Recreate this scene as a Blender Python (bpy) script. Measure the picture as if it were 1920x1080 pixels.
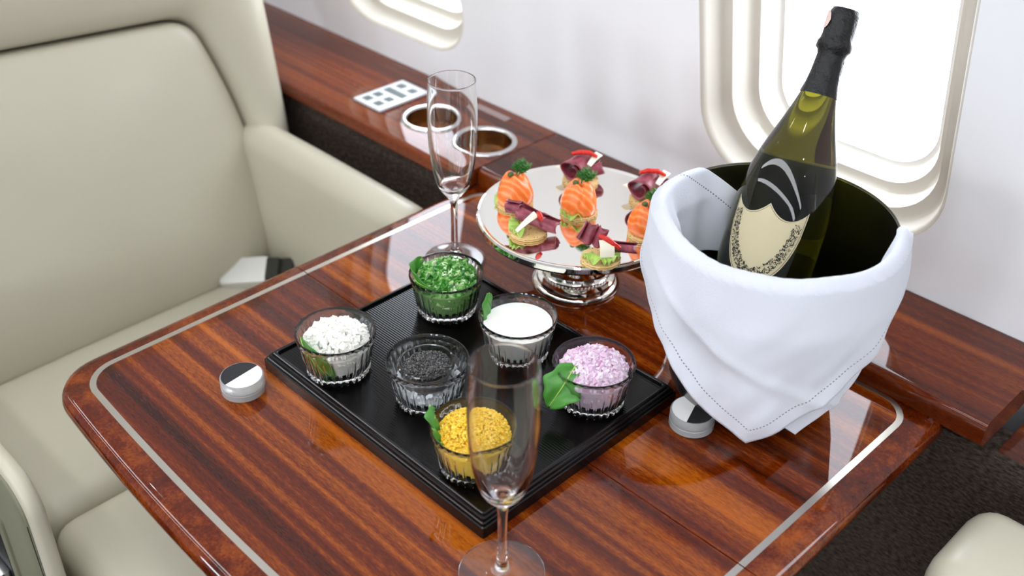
import bpy, bmesh, math, random
from mathutils import Vector, Matrix, noise
random.seed(7)
PI = math.pi
sc = bpy.context.scene
COL = sc.collection
for o in list(bpy.data.objects): bpy.data.objects.remove(o)

# ------------------------------------------------------------------ camera
# world: X runs along the fuselage, +Y towards the window wall, z = 0 is the table top
cam_d = bpy.data.cameras.new('camera'); cam = bpy.data.objects.new('camera', cam_d); COL.objects.link(cam)
R = ((0.7031468, -0.40805639, 0.58230109), (0.71091133, 0.387587, -0.58684018), (0.01377155, 0.82659924, 0.56262247))
cam.matrix_world = Matrix(((R[0][0], R[0][1], R[0][2], 0), (R[1][0], R[1][1], R[1][2], 0), (R[2][0], R[2][1], R[2][2], 0.62), (0, 0, 0, 1)))
cam_d.sensor_width = 36; cam_d.lens = 36 * 2067.98 / 1920
cam_d.clip_start = 0.02; cam_d.clip_end = 50
cam_d.dof.use_dof = True; cam_d.dof.focus_distance = 0.93; cam_d.dof.aperture_fstop = 5.0
sc.camera = cam

# ------------------------------------------------------------------ world, light, exposure
world = bpy.data.worlds.new('world'); sc.world = world; world.use_nodes = True
bg = world.node_tree.nodes['Background']; bg.inputs[0].default_value = (0.86, 0.92, 1.0, 1); bg.inputs[1].default_value = 1.0
WINDOW_LIGHT = 8.0          # daylight in the window panes
OPPOSITE_LIGHT = 22.0        # daylight in the windows across the aisle
FILL_LIGHT = 10.0           # added ceiling strips that fill from above
SPOT_LIGHT = 60.0
vs = sc.view_settings; vs.view_transform = 'Standard'; vs.look = 'None'; vs.gamma = 1; vs.use_curve_mapping = False
vs.exposure = 0.12
sc.cycles.use_denoising = True
sc.cycles.sample_clamp_indirect = 6
sc.cycles.max_bounces = 14; sc.cycles.transmission_bounces = 14; sc.cycles.transparent_max_bounces = 16
sc.cycles.blur_glossy = 0.3

# ------------------------------------------------------------------ materials
def newmat(name):
    m = bpy.data.materials.new(name); m.use_nodes = True
    nt = m.node_tree; return m, nt, nt.nodes['Principled BSDF']
def lin(h):
    if isinstance(h, str):
        c = [int(h[i:i+2], 16) / 255 for i in (0, 2, 4)]
        return tuple(x / 12.92 if x <= .04045 else ((x + .055) / 1.055) ** 2.4 for x in c) + (1,)
    return tuple(h) + (1,)
def setp(b, **k):
    for n, v in k.items(): b.inputs[n.replace('_', ' ')].default_value = v
def N(nt, t, **k):
    n = nt.nodes.new(t)
    for a, v in k.items(): setattr(n, a, v)
    return n
def L(nt, a, b): nt.links.new(a, b)
def coords(nt, scale=(1, 1, 1), rot=(0, 0, 0), kind='Object'):
    tc = N(nt, 'ShaderNodeTexCoord'); mp = N(nt, 'ShaderNodeMapping')
    mp.inputs['Scale'].default_value = scale; mp.inputs['Rotation'].default_value = rot
    L(nt, tc.outputs[kind], mp.inputs[0]); return mp.outputs[0]
def noise_tex(nt, vec, scale, detail=4, rough=.5, dist=0):
    n = N(nt, 'ShaderNodeTexNoise'); n.inputs['Scale'].default_value = scale; n.inputs['Detail'].default_value = detail
    n.inputs['Roughness'].default_value = rough; n.inputs['Distortion'].default_value = dist
    if vec is not None: L(nt, vec, n.inputs['Vector'])
    return n.outputs['Fac']
def ramp(nt, fac, stops):
    r = N(nt, 'ShaderNodeValToRGB'); e = r.color_ramp.elements
    while len(e) < len(stops): e.new(.5)
    for x, (p, c) in zip(e, stops): x.position = p; x.color = lin(c)
    L(nt, fac, r.inputs[0]); return r.outputs[0]
def bump(nt, b, h, strength=.3, dist=.001):
    n = N(nt, 'ShaderNodeBump'); n.inputs['Strength'].default_value = strength; n.inputs['Distance'].default_value = dist
    L(nt, h, n.inputs['Height']); L(nt, n.outputs[0], b.inputs['Normal'])
def mixc(nt, f, a, b, mode='MIX'):
    m = N(nt, 'ShaderNodeMix', data_type='RGBA', blend_type=mode)
    if hasattr(f, 'links'): L(nt, f, m.inputs[0])
    else: m.inputs[0].default_value = f
    for s, v in ((6, a), (7, b)):
        if hasattr(v, 'links'): L(nt, v, m.inputs[s])
        else: m.inputs[s].default_value = lin(v)
    return m.outputs[2]
def math_n(nt, op, a, b=None, c=None):
    m = N(nt, 'ShaderNodeMath', operation=op)
    for i, v in enumerate((a, b, c)):
        if v is None: continue
        if hasattr(v, 'links'): L(nt, v, m.inputs[i])
        else: m.inputs[i].default_value = v
    return m.outputs[0]

def wood(name, dark, mid, light, band=60, coat=1.0, seed=0.0, mottle=False):
    m, nt, b = newmat(name)
    v = coords(nt, (1, 1, 1))
    off = N(nt, 'ShaderNodeVectorMath', operation='ADD'); off.inputs[1].default_value = (seed, seed * 2, 0); L(nt, v, off.inputs[0])
    def nz(sc_, det, rough=.5, dist=0):
        mp = N(nt, 'ShaderNodeMapping'); mp.inputs['Scale'].default_value = sc_; L(nt, off.outputs[0], mp.inputs[0]); return noise_tex(nt, mp.outputs[0], 1.0, det, rough, dist)
    if mottle:
        s1 = math_n(nt, 'ADD', math_n(nt, 'MULTIPLY', nz((60, 60, 60), 3), .45), math_n(nt, 'MULTIPLY', nz((14, 14, 14), 2), .55)); fine = nz((420, 420, 420), 3, .6)
    else:
        ribbon = nz((.9, band, band * .5), 2.5, .55, .12); wide = nz((.7, band * .3, band * .2), 1.0)
        s1 = math_n(nt, 'ADD', math_n(nt, 'MULTIPLY', ribbon, .68), math_n(nt, 'MULTIPLY', wide, .32)); fine = nz((150, 1100, 1100), 3, .65)
    s2 = math_n(nt, 'ADD', math_n(nt, 'MULTIPLY', math_n(nt, 'SUBTRACT', s1, .5), 1.5), .5)
    s2 = math_n(nt, 'ADD', s2, math_n(nt, 'MULTIPLY', math_n(nt, 'SUBTRACT', fine, .5), .55))
    col = ramp(nt, s2, [(.22, dark), (.50, mid), (.80, light)])
    L(nt, col, b.inputs['Base Color'])
    setp(b, Roughness=.42, Coat_Weight=coat, Coat_Roughness=.012, Coat_IOR=1.45, Specular_IOR_Level=.0)
    return m
def plain(name, col, rough=.5, metal=0.0, **k):
    m, nt, b = newmat(name); b.inputs['Base Color'].default_value = lin(col); setp(b, Roughness=rough, Metallic=metal, **k); return m
def glass(name, col='ffffff', ior=1.48, rough=0.0):
    m, nt, b = newmat(name); b.inputs['Base Color'].default_value = lin(col)
    setp(b, Roughness=rough, IOR=ior, Transmission_Weight=1.0); return m
def island(name, stops, rough=.5, sss=0.0, **k):
    m, nt, b = newmat(name); g = N(nt, 'ShaderNodeNewGeometry')
    L(nt, ramp(nt, g.outputs['Random Per Island'], stops), b.inputs['Base Color'])
    setp(b, Roughness=rough, **k)
    if sss: setp(b, Subsurface_Weight=sss, Subsurface_Scale=.002); b.inputs['Subsurface Radius'].default_value = (1, .8, .7)
    return m
def emit(name, col, strength):
    m = bpy.data.materials.new(name); m.use_nodes = True; nt = m.node_tree; nt.nodes.clear()
    e = N(nt, 'ShaderNodeEmission'); e.inputs[0].default_value = lin(col); e.inputs[1].default_value = strength
    o = N(nt, 'ShaderNodeOutputMaterial'); L(nt, e.outputs[0], o.inputs[0]); return m

M = {}
M['wood'] = wood('striped mahogany', '280902', '622203', 'aa5810', 84)
M['wood_edge'] = wood('mottled mahogany', '2a0902', '5a1e05', '8e430e', seed=3.1, mottle=True)
M['wood_ledge'] = wood('ledge mahogany', '280a04', '5e2308', '8e4614', 50, seed=7.7)
M['inlay'] = plain('inlay metal', 'c9c4b8', .28, 1.0)
M['silver'] = plain('polished silver', 'f2efe9', .03, 1.0)
M['chrome'] = plain('chrome', 'd8d8d8', .12, 1.0)
M['steel'] = plain('bucket steel', '8c8a86', .32, 1.0)
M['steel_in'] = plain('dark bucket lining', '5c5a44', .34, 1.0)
M['satin'] = plain('satin buckle', 'dcdcda', .28, .85)
M['brass'] = plain('bronze cup liner', 'a88c62', .25, 1.0)
M['glass'] = glass('clear glass', 'ffffff', 1.5)
M['flute'] = glass('thin clear glass', 'ffffff', 1.45)
M['plastic'] = plain('frosted clear plastic', 'eef0f0', .15, 0, Transmission_Weight=.68, IOR=1.3)
M['white_print'] = plain('white label', 'e9e9e9', .35)
M['black_print'] = plain('black label', '17181c', .3)
M['dark'] = plain('dark recess', '0b0a09', .6)
M['rubber'] = plain('dark button', '56605e', .5)
M['panel_white'] = plain('white control plate', 'd9dde2', .3)
M['pale_strip'] = plain('pale strip', 'a08c88', .35)  # flat pale strip laid on the ledge
M['web'] = plain('dark belt webbing', '2b2a22', .8)

def lacquer():
    m, nt, b = newmat('black ribbed lacquer'); v = coords(nt, (1, 1, 1))
    wv = N(nt, 'ShaderNodeTexWave', bands_direction='Y', wave_profile='SIN'); wv.inputs['Scale'].default_value = 130
    wv.inputs['Distortion'].default_value = 1.2; wv.inputs['Detail Scale'].default_value = .4; L(nt, v, wv.inputs[0])
    b.inputs['Base Color'].default_value = lin('040303'); setp(b, Roughness=.14, Specular_IOR_Level=.2)
    bump(nt, b, wv.outputs['Fac'], .16, .0005); return m
M['lacquer'] = lacquer()
M['lacquer_edge'] = plain('black lacquer edge', '080607', .16, 0, Specular_IOR_Level=.35)
def leather(name, col, col2):
    m, nt, b = newmat(name); v = coords(nt)
    L(nt, mixc(nt, noise_tex(nt, v, 4, 3), col, col2), b.inputs['Base Color'])
    setp(b, Roughness=.36, Specular_IOR_Level=.45)
    bump(nt, b, noise_tex(nt, v, 260, 3), .12, .0006); return m
M['leather'] = leather('cream leather', 'beb9a6', 'b5af9b')
M['leather_shade'] = leather('shaded cream leather', '7c7b68', '716f5c')  # same cream leather, the armrest side's shade put into its colour
def wallmat():
    m, nt, b = newmat('cream wall panel'); v = coords(nt)
    L(nt, mixc(nt, noise_tex(nt, v, 3, 2), 'f0f0f2', 'eaeaec'), b.inputs['Base Color']); setp(b, Roughness=.45, Specular_IOR_Level=.35); return m
M['wall'] = wallmat()
M['frame'] = plain('window surround plastic', 'c6c0b4', .35)
M['frame_in'] = plain('inner window frame', 'd2cec6', .3)
M['pane'] = emit('daylight pane', (.84, .90, 1.0), WINDOW_LIGHT)
M['pane_far'] = emit('daylight pane across the aisle', (.88, .93, 1), OPPOSITE_LIGHT)
M['fill_glow'] = emit('added ceiling fill', (.93, .96, 1.0), FILL_LIGHT)
M['spot'] = emit('spot lamp', (1.0, .97, .92), SPOT_LIGHT)
def weave(name, c1, c2, sx, sz):
    m, nt, b = newmat(name); v = coords(nt, (sx, sx, sz)); n = noise_tex(nt, v, 1, 3, .6)
    L(nt, ramp(nt, n, [(.35, c1), (.7, c2)]), b.inputs['Base Color']); setp(b, Roughness=.9, Specular_IOR_Level=.1)
    bump(nt, b, n, .8, .003); return m
M['fabric'] = weave('brown woven side panel', '2a221d', '564a42', 160, 420)
M['carpet'] = weave('dark carpet', '1c1714', '3a312b', 300, 300)
def linen():
    m, nt, b = newmat('white linen')
    uv = N(nt, 'ShaderNodeUVMap'); sep = N(nt, 'ShaderNodeSeparateXYZ'); L(nt, uv.outputs[0], sep.inputs[0])
    d = math_n(nt, 'ABSOLUTE', math_n(nt, 'SUBTRACT', sep.outputs[0], .0150))
    line = math_n(nt, 'LESS_THAN', d, .00055)
    dash = math_n(nt, 'LESS_THAN', math_n(nt, 'FRACT', math_n(nt, 'MULTIPLY', sep.outputs[1], 330.0)), .5)
    st = math_n(nt, 'MULTIPLY', line, dash)
    L(nt, mixc(nt, st, 'd4d7e0', '70737a'), b.inputs['Base Color'])
    v = coords(nt); setp(b, Roughness=.85, Specular_IOR_Level=.15, Sheen_Weight=.15)
    h = math_n(nt, 'ADD', noise_tex(nt, v, 900, 2), math_n(nt, 'MULTIPLY', noise_tex(nt, v, 30, 3), 2.0))
    bump(nt, b, h, .25, .0012); return m
M['linen'] = linen()
M['bottle'] = glass('olive bottle glass', '77741a', 1.45)
def foil():
    m, nt, b = newmat('black foil'); v = coords(nt); b.inputs['Base Color'].default_value = lin('060608')
    setp(b, Roughness=.26, Specular_IOR_Level=.38); bump(nt, b, noise_tex(nt, v, 190, 4, .65), .9, .0016); return m
M['foil'] = foil()
M['seal'] = plain('pale pink seal', 'e3c4bd', .4)
M['label'] = plain('parchment label', 'cdc19c', .55)
M['ink'] = plain('black ink', '17150f', .6)
# food
def cracker():
    m, nt, b = newmat('seeded cracker'); v = coords(nt)
    base = mixc(nt, noise_tex(nt, v, 180, 3), 'e8cf96', 'c79a55')
    vo = N(nt, 'ShaderNodeTexVoronoi'); vo.inputs['Scale'].default_value = 240; L(nt, v, vo.inputs['Vector'])
    L(nt, mixc(nt, math_n(nt, 'LESS_THAN', vo.outputs['Distance'], .17), base, '4a3318'), b.inputs['Base Color'])
    setp(b, Roughness=.7); bump(nt, b, noise_tex(nt, v, 500, 3), .5, .001); return m
M['cracker'] = cracker()
def salmon():
    m, nt, b = newmat('smoked salmon'); v = coords(nt)
    wv = N(nt, 'ShaderNodeTexWave', bands_direction='DIAGONAL'); wv.inputs['Scale'].default_value = 60; wv.inputs['Distortion'].default_value = 5
    wv.inputs['Detail Scale'].default_value = 1.0; L(nt, v, wv.inputs[0])
    L(nt, ramp(nt, wv.outputs['Fac'], [(.2, 'f0742a'), (.7, 'f4833a'), (1, 'f79b5c')]), b.inputs['Base Color'])
    setp(b, Roughness=.28, Subsurface_Weight=.25, Subsurface_Scale=.004); return m
M['salmon'] = salmon()
def meat():
    m, nt, b = newmat('cured meat'); v = coords(nt)
    L(nt, ramp(nt, noise_tex(nt, v, 130, 4, .6), [(.3, '6a2430'), (.55, '8a3a48'), (.72, 'a0525e'), (.85, 'cfa8a4')]), b.inputs['Base Color'])
    setp(b, Roughness=.33, Subsurface_Weight=.1, Subsurface_Scale=.002); return m
M['meat'] = meat()
M['cheese'] = plain('cheese shaving', 'efe8d2', .45)
def pep():
    m, nt, b = newmat('red pepper'); v = coords(nt); n = noise_tex(nt, v, 420, 2)
    L(nt, mixc(nt, n, 'a80f0a', 'e8321e'), b.inputs['Base Color']); setp(b, Roughness=.25); bump(nt, b, n, .8, .001); return m
M['pepper'] = pep()
def green(name, a, c, scale, rough=.4):
    m, nt, b = newmat(name); v = coords(nt)
    L(nt, mixc(nt, noise_tex(nt, v, scale, 4), a, c), b.inputs['Base Color']); setp(b, Roughness=rough); return m
M['lettuce'] = green('frilly lettuce', '7fae2c', 'c6dd7a', 160)
M['leaf'] = green('rocket leaf', '2c6b1c', '4f9a35', 70, .35)
M['caper'] = green('caper', '2f3d16', '5d6a30', 200)
M['dill'] = green('dill', '1f5a14', '3f8a28', 200)
M['eggwhite'] = island('chopped egg white', [(0, 'f7f6f0'), (1, 'efece0')], .4, .3)
M['yolk'] = island('chopped egg yolk', [(0, 'ffc21e'), (.5, 'ffd038'), (1, 'ffde62')], .6, .3)
M['chive'] = island('chopped chives', [(0, '1d5a14'), (.3, '3a8a28'), (.65, '66aa48'), (.88, 'acd088'), (1, 'e4f0d4')], .4)
M['onion'] = island('chopped red onion', [(0, 'cf9cc0'), (.25, 'e6c6dc'), (.7, 'f5e6f0'), (1, 'dab2cf')], .3, .25)
M['cream'] = plain('sour cream', 'f6f3ec', .3, 0, Subsurface_Weight=.3, Subsurface_Scale=.004)
M['caviar'] = island('black caviar', [(0, '0c0c0d'), (.5, '2c2b2b'), (1, '6a6764')], .22, 0, Specular_IOR_Level=.7)
M['ice'] = plain('crushed ice', 'f6f9fb', .2, 0, Transmission_Weight=.25, IOR=1.3)

# ------------------------------------------------------------------ mesh helpers
def finish(name, bm, mat, parent=None, smooth=35, mods=None):
    bmesh.ops.remove_doubles(bm, verts=bm.verts, dist=1e-6)
    bmesh.ops.recalc_face_normals(bm, faces=bm.faces)
    me = bpy.data.meshes.new(name); bm.to_mesh(me); bm.free()
    mats = mat if isinstance(mat, (list, tuple)) else [mat]
    for k in mats: me.materials.append(M[k])
    if smooth:
        for p in me.polygons: p.use_smooth = True
        me.set_sharp_from_angle(angle=math.radians(smooth))
    o = bpy.data.objects.new(name, me); COL.objects.link(o)
    if parent is not None: o.parent = parent
    return o
def tag(o, label=None, cat=None, group=None, kind=None):
    if label: o['label'] = label
    if cat: o['category'] = cat
    if group: o['group'] = group
    if kind: o['kind'] = kind
    return o
def empty(name, loc=(0, 0, 0), label=None, cat=None, group=None, rot=(0, 0, 0)):
    o = bpy.data.objects.new(name, None); COL.objects.link(o); o.location = loc; o.rotation_euler = rot
    o.empty_display_size = .02
    return tag(o, label, cat, group)
def rings(bm, rs, closed=True, cap0=False, cap1=False):
    """rs: list of rings of points, all of one length"""
    vv = [[bm.verts.new(p) for p in r] for r in rs]; n = len(rs[0])
    for a, b in zip(vv[:-1], vv[1:]):
        for i in range(n if closed else n - 1):
            j = (i + 1) % n
            try: bm.faces.new((a[i], a[j], b[j], b[i]))
            except ValueError: pass
    if cap0: bm.faces.new(vv[0][::-1])
    if cap1: bm.faces.new(vv[-1])
    return vv
def lathe(bm, prof, seg=48, mod=None, cap0=False, cap1=False, mat=None):
    rs = []
    for k, (r, z) in enumerate(prof):
        ring = []
        for i in range(seg):
            a = 2 * PI * i / seg; rr = r * (mod(a, k) if mod else 1)
            p = Vector((rr * math.cos(a), rr * math.sin(a), z)); ring.append(mat @ p if mat else p)
        rs.append(ring)
    return rings(bm, rs, True, cap0, cap1)
def box(bm, x0, x1, y0, y1, z0, z1, bev=0, seg=2):
    m = Matrix.Translation(((x0 + x1) / 2, (y0 + y1) / 2, (z0 + z1) / 2)) @ Matrix.Diagonal((x1 - x0, y1 - y0, z1 - z0, 1))
    r = bmesh.ops.create_cube(bm, size=1, matrix=m)
    if bev: bmesh.ops.bevel(bm, geom=list({e for v in r['verts'] for e in v.link_edges}), offset=bev, segments=seg, affect='EDGES', profile=.5)
def boxo(name, d, mat, parent=None, bev=0, seg=2):
    bm = bmesh.new(); box(bm, *d, bev=bev, seg=seg); return finish(name, bm, mat, parent)
def tube(bm, pts, rad, seg=8, cap=True):
    rs = []; pts = [Vector(p) for p in pts]
    for i, p in enumerate(pts):
        t = (pts[min(i + 1, len(pts) - 1)] - pts[max(i - 1, 0)]).normalized()
        q = t.to_track_quat('Z', 'Y'); r = rad[i] if isinstance(rad, (list, tuple)) else rad
        rs.append([p + q @ Vector((r * math.cos(2 * PI * k / seg), r * math.sin(2 * PI * k / seg), 0)) for k in range(seg)])
    rings(bm, rs, True, cap, cap)
def fill_holes(bm, outline, holes):
    ed = []
    for loop in [outline] + holes:
        vs_ = [bm.verts.new(p) for p in loop]
        for i in range(len(vs_)): ed.append(bm.edges.new((vs_[i], vs_[(i + 1) % len(vs_)])))
    bmesh.ops.triangle_fill(bm, use_beauty=True, edges=ed)
def rrect(x0, x1, y0, y1, r, n=8):
    rr = r if isinstance(r, (list, tuple)) else (r,) * 4; pts = []
    for (cx, cy, a0, q) in ((x1 - rr[0], y0 + rr[0], -90, rr[0]), (x1 - rr[1], y1 - rr[1], 0, rr[1]), (x0 + rr[2], y1 - rr[2], 90, rr[2]), (x0 + rr[3], y0 + rr[3], 180, rr[3])):
        for k in range(n + 1):
            a = math.radians(a0 + 90 * k / n); pts.append((cx + q * math.cos(a), cy + q * math.sin(a)))
    return pts
def ico(bm, c, r, sub=1, sq=(1, 1, 1), jit=0):
    m = Matrix.Translation(c) @ Matrix.Diagonal((r * sq[0], r * sq[1], r * sq[2], 1))
    g = bmesh.ops.create_icosphere(bm, subdivisions=sub, radius=1, matrix=m)
    if jit:
        for v in g['verts']: v.co += Vector((random.uniform(-1, 1), random.uniform(-1, 1), random.uniform(-1, 1))) * jit * r
def rmat(): return Matrix.Rotation(random.uniform(0, 6.28), 4, 'X') @ Matrix.Rotation(random.uniform(0, 6.28), 4, 'Y') @ Matrix.Rotation(random.uniform(0, 6.28), 4, 'Z')

# ------------------------------------------------------------------ the cabin
FL, CE = -.70, 1.12
SL = .2                       # wall leans inward
def wy(z, dep=0): return .903 + dep - SL * (z - .02)
tag(boxo('floor', (-3.2, 2.4, -1.4, 1.0, FL - .03, FL), 'carpet'), kind='structure')

WIN = [(-1.871, -1.599), (-1.237, -.965), (-.603, -.331), (.031, .303), (.665, .937)]
ZW0, ZW1 = .066, .45
bm = bmesh.new()
top = .56
def wpt(x, z, dep=0): return (x, wy(z, dep), z)
outl = [wpt(-3.2, .0), wpt(2.4, .0), wpt(2.4, top), wpt(-3.2, top)]
holes = []
for (a, b) in WIN: holes.append([wpt(x, z) for x, z in rrect(a, b, ZW0, ZW1, .075, 10)])
fill_holes(bm, outl, holes)
rings(bm, [[(-3.2, y, z), (2.4, y, z)] for y, z in ((wy(0), 0), (.915, FL))], closed=False)
prof = [(wy(top), top), (.74, .70), (.64, .84), (.48, .98), (.25, 1.08), (.05, CE)]
rings(bm, [[(-3.2, y, z), (2.4, y, z)] for y, z in prof], closed=False)
tag(finish('wall_right', bm, 'wall', smooth=30), kind='structure')
# window surrounds: stepped moulded frames and the bright pane
for i, (a, b) in enumerate(WIN):
    w = tag(empty('window_%d' % (i + 1), ((a + b) / 2, wy(.25), .25)), kind='structure')
    c = Vector(w.location)
    def ring(ins, dep, r=None):
        rr = .075 - ins * .55
        return [Vector(wpt(x, z, dep)) - c for x, z in rrect(a + ins, b - ins, ZW0 + ins, ZW1 - ins, rr, 10)]
    bm = bmesh.new(); rings(bm, [ring(0, 0), ring(.003, .0015), ring(.005, .006), ring(.009, .022), ring(.013, .025), ring(.021, .026)]); finish('surround', bm, 'frame', w, 50)
    bm = bmesh.new(); rings(bm, [ring(.021, .026), ring(.0225, .030), ring(.026, .048), ring(.030, .051), ring(.036, .052)]); finish('inner_frame', bm, 'frame', w, 50)
    bm = bmesh.new(); rings(bm, [ring(.036, .052), ring(.037, .056), ring(.042, .071), ring(.045, .074), ring(.049, .075)]); finish('pane_frame', bm, 'frame_in', w, 50)
    bm = bmesh.new(); bm.faces.new([bm.verts.new(p) for p in ring(.049, .075)]); finish('pane', bm, 'pane', w, 0)
# ceiling, far side, ends
tag(boxo('ceiling', (-3.2, 2.4, -.45, .05, CE, CE + .02), 'wall'), kind='structure')
CY = -.20                     # cabin centre line
bm = bmesh.new(); my = lambda y: 2 * CY - y
rings(bm, [[(-3.2, my(y), z), (2.4, my(y), z)] for y, z in [(.903, FL), (.903, .02), (wy(top), top)] + prof[1:]], closed=False)
tag(finish('wall_left', bm, 'wall', smooth=30), kind='structure')
for i, (a, b) in enumerate(WIN):
    w = tag(empty('window_%d' % (i + 6), ((a + b) / 2, my(wy(.25)), .25)), kind='structure'); c = Vector(w.location)
    def lring(ins, dep): return [Vector((x, my(wy(z, dep)), z)) - c for x, z in rrect(a + ins, b - ins, ZW0 + ins, ZW1 - ins, .075 - ins * .55, 8)]
    bm = bmesh.new(); rings(bm, [lring(0, -.001), lring(.006, -.008), lring(.03, -.010), lring(.045, -.004)]); finish('surround', bm, 'frame', w, 50)
    bm = bmesh.new(); bm.faces.new([bm.verts.new(p) for p in lring(.044, -.004)]); finish('pane', bm, 'pane_far', w, 0)
tag(boxo('wall_front', (-3.22, -3.2, -1.4, 1.0, FL, CE), 'wall'), kind='structure')
tag(boxo('wall_back', (2.4, 2.42, -1.4, 1.0, FL, CE), 'wall'), kind='structure')
# ceiling strips added only to light the cabin from above
for k, y in enumerate((-.42, .02)):
    t = tag(empty('ceiling_fill', (0, y, CE - .005)), 'long added fill light strip along the ceiling ' + ('by the aisle' if k == 0 else 'on the window side'), 'fill light', 'added ceiling fill strips')
    boxo('fill_face', (-3.0, 2.2, -.05, .05, -.012, -.004), 'fill_glow', t); boxo('fill_back', (-3.02, 2.22, -.06, .06, -.004, .004), 'frame', t)
for k in range(6):
    x = -1.6 + .42 * k
    t = tag(empty('reading_spot', (x, .46, .985)), 'small recessed reading spot in the curved ceiling panel', 'spot lamp', 'reading spots in the ceiling')
    bm = bmesh.new(); lathe(bm, [(.012, -.014), (.012, -.0135)], 16, cap0=True, cap1=True); finish('bulb', bm, 'spot', t)
    bm = bmesh.new(); lathe(bm, [(.013, -.010), (.013, -.016), (.020, -.016), (.022, -.010)], 20); finish('bezel', bm, 'chrome', t)

# lower side panels
tag(boxo('trim_1', (-3.2, -.825, .757, .80, FL, -.0005), 'fabric'), 'brown woven fabric side panel below the ledge', kind='structure')
tag(boxo('trim_2', (-.825, 2.4, .800, .84, FL, -.03), 'fabric'), 'dark woven side panel below the table recess', kind='structure')

# ------------------------------------------------------------------ wooden side ledge
def ledge(name, x0, x1, y0, z, label, holes=(), th=.032, y1=.902):
    t = empty(name, ((x0 + x1) / 2, y0, z - th), label, 'ledge', 'wooden side ledge sections'); o = Vector(t.location)
    bm = bmesh.new(); r = .009
    out = [(x0, y0 + r, z), (x1, y0 + r, z), (x1, y1, z), (x0, y1, z)]
    fill_holes(bm, [Vector(p) - o for p in out], [[Vector((cx + q * math.cos(2 * PI * k / 40), cy + q * math.sin(2 * PI * k / 40), z)) - o for k in range(40)] for cx, cy, q in holes])
    pr = [(y0 + r - r * math.sin(a), z - r + r * math.cos(a)) for a in [PI / 2 * k / 6 for k in range(7)]] + [(y0, z - th + .006), (y0 + .006, z - th), (y1, z - th)]
    rings(bm, [[Vector((x0, y, zz)) - o, Vector((x1, y, zz)) - o] for y, zz in pr], closed=False)
    for x in (x0, x1): bm.faces.new([bm.verts.new(Vector((x, y, zz)) - o) for y, zz in [(y1, z)] + pr])
    finish('ledge_top', bm, 'wood_ledge', t, 40); return t
CUPS = [(-.957, .819, .036), (-.866, .822, .036)]
lg = ledge('side_ledge', -3.2, -.823, .744, .02, 'long glossy mahogany side ledge with cup holders beside the cream seat', CUPS, th=.020)
lo = Vector(lg.location)
for cx, cy, q in CUPS:
    c = empty('cup_holder', Vector((cx, cy, .02)) - lo); c.parent = lg
    bm = bmesh.new(); lathe(bm, [(q - .004, -.002), (q - .003, .0015), (q - .001, .0025), (q + .0025, .002), (q + .0035, 0.0003)], 48); finish('rim', bm, 'chrome', c, 60)
    bm = bmesh.new(); lathe(bm, [(q - .004, 0), (q - .0045, -.03), (q - .006, -.034), (0.0005, -.034)], 48); finish('liner', bm, 'brass', c, 40)
cp = empty('control_panel', Vector((-1.039, .8205, .02)) - lo); cp.parent = lg
boxo('plate', (-.0265, .0265, -.041, .041, .0004, .0042), 'panel_white', cp, .0012)
for (bx, by, sx, sy) in [(-.012, -.029, .006, .0055), (.010, -.029, .006, .0055), (-.012, -.012, .006, .0055), (.010, -.012, .006, .0055), (0, .007, .019, .0055), (-.011, .026, .006, .0055), (.011, .026, .006, .0055)]:
    boxo('button', (bx - sx, bx + sx, by - sy, by + sy, .0042, .0050), 'rubber', cp, .0004, 1)
pq = boxo('pale_strip', (-.947, -.888, .878, .889, .0201, .0208), 'pale_strip', None); pq.parent = lg; pq.location = -lo; pq['label'] = 'pale narrow strip on the ledge'
ledge('side_ledge', -.8215, -.208, .769, .02, 'glossy mahogany ledge section behind the table and ice bucket', th=.028)
ledge('side_ledge', -.203, 2.4, .803, -.028, 'lower mahogany ledge section past the end of the table', th=.018)

# ------------------------------------------------------------------ table
TX0, TX1, TYF, SEAM = -.828, -.242, .782, .5143
TC = (TX0 + TX1) / 2
def near_path(x0, x1, y0, r, k):
    """open path seam-left > bowed near edge > seam-right, with outward normals"""
    by = lambda x: y0 + k * (x - TC) ** 2
    P = [(x0, SEAM), (x0, by(x0) + r * 2), (x0, by(x0) + r * 1.4)]
    c = (x0 + r, by(x0 + r) + r)
    for i in range(0, 11): a = PI + PI / 2 * i / 10; P.append((c[0] + r * math.cos(a), c[1] + r * math.sin(a)))
    for i in range(1, 20): x = x0 + r + (x1 - x0 - 2 * r) * i / 20; P.append((x, by(x)))
    c = (x1 - r, by(x1 - r) + r)
    for i in range(0, 11): a = -PI / 2 + PI / 2 * i / 10; P.append((c[0] + r * math.cos(a), c[1] + r * math.sin(a)))
    P += [(x1, by(x1) + r * 1.4), (x1, by(x1) + r * 2), (x1, SEAM)]
    return P
def far_path(x0, x1, y1, r):
    P = [(x1, SEAM), (x1, y1 - r * 2)]
    for i in range(0, 9): a = PI / 2 * i / 8; P.append((x1 - r + r * math.cos(a), y1 - r + r * math.sin(a)))
    for i in range(0, 9): a = PI / 2 + PI / 2 * i / 8; P.append((x0 + r + r * math.cos(a), y1 - r + r * math.sin(a)))
    P += [(x0, y1 - r * 2), (x0, SEAM)]
    return P
def normals(P):
    out = []
    for i, p in enumerate(P):
        a = Vector(P[max(i - 1, 0)]); b = Vector(P[min(i + 1, len(P) - 1)])
        if i == 0: b = Vector(P[1]); a = Vector(P[0])
        if i == len(P) - 1: a = Vector(P[-2]); b = Vector(P[-1])
        t = (b - a).normalized(); out.append(Vector((t.y, -t.x)))
    return out
tb = empty('cabin_table', (TC, SEAM, -.03), 'glossy mahogany folding table with a pale metal inlay line', 'table')
to = Vector(tb.location)
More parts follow.
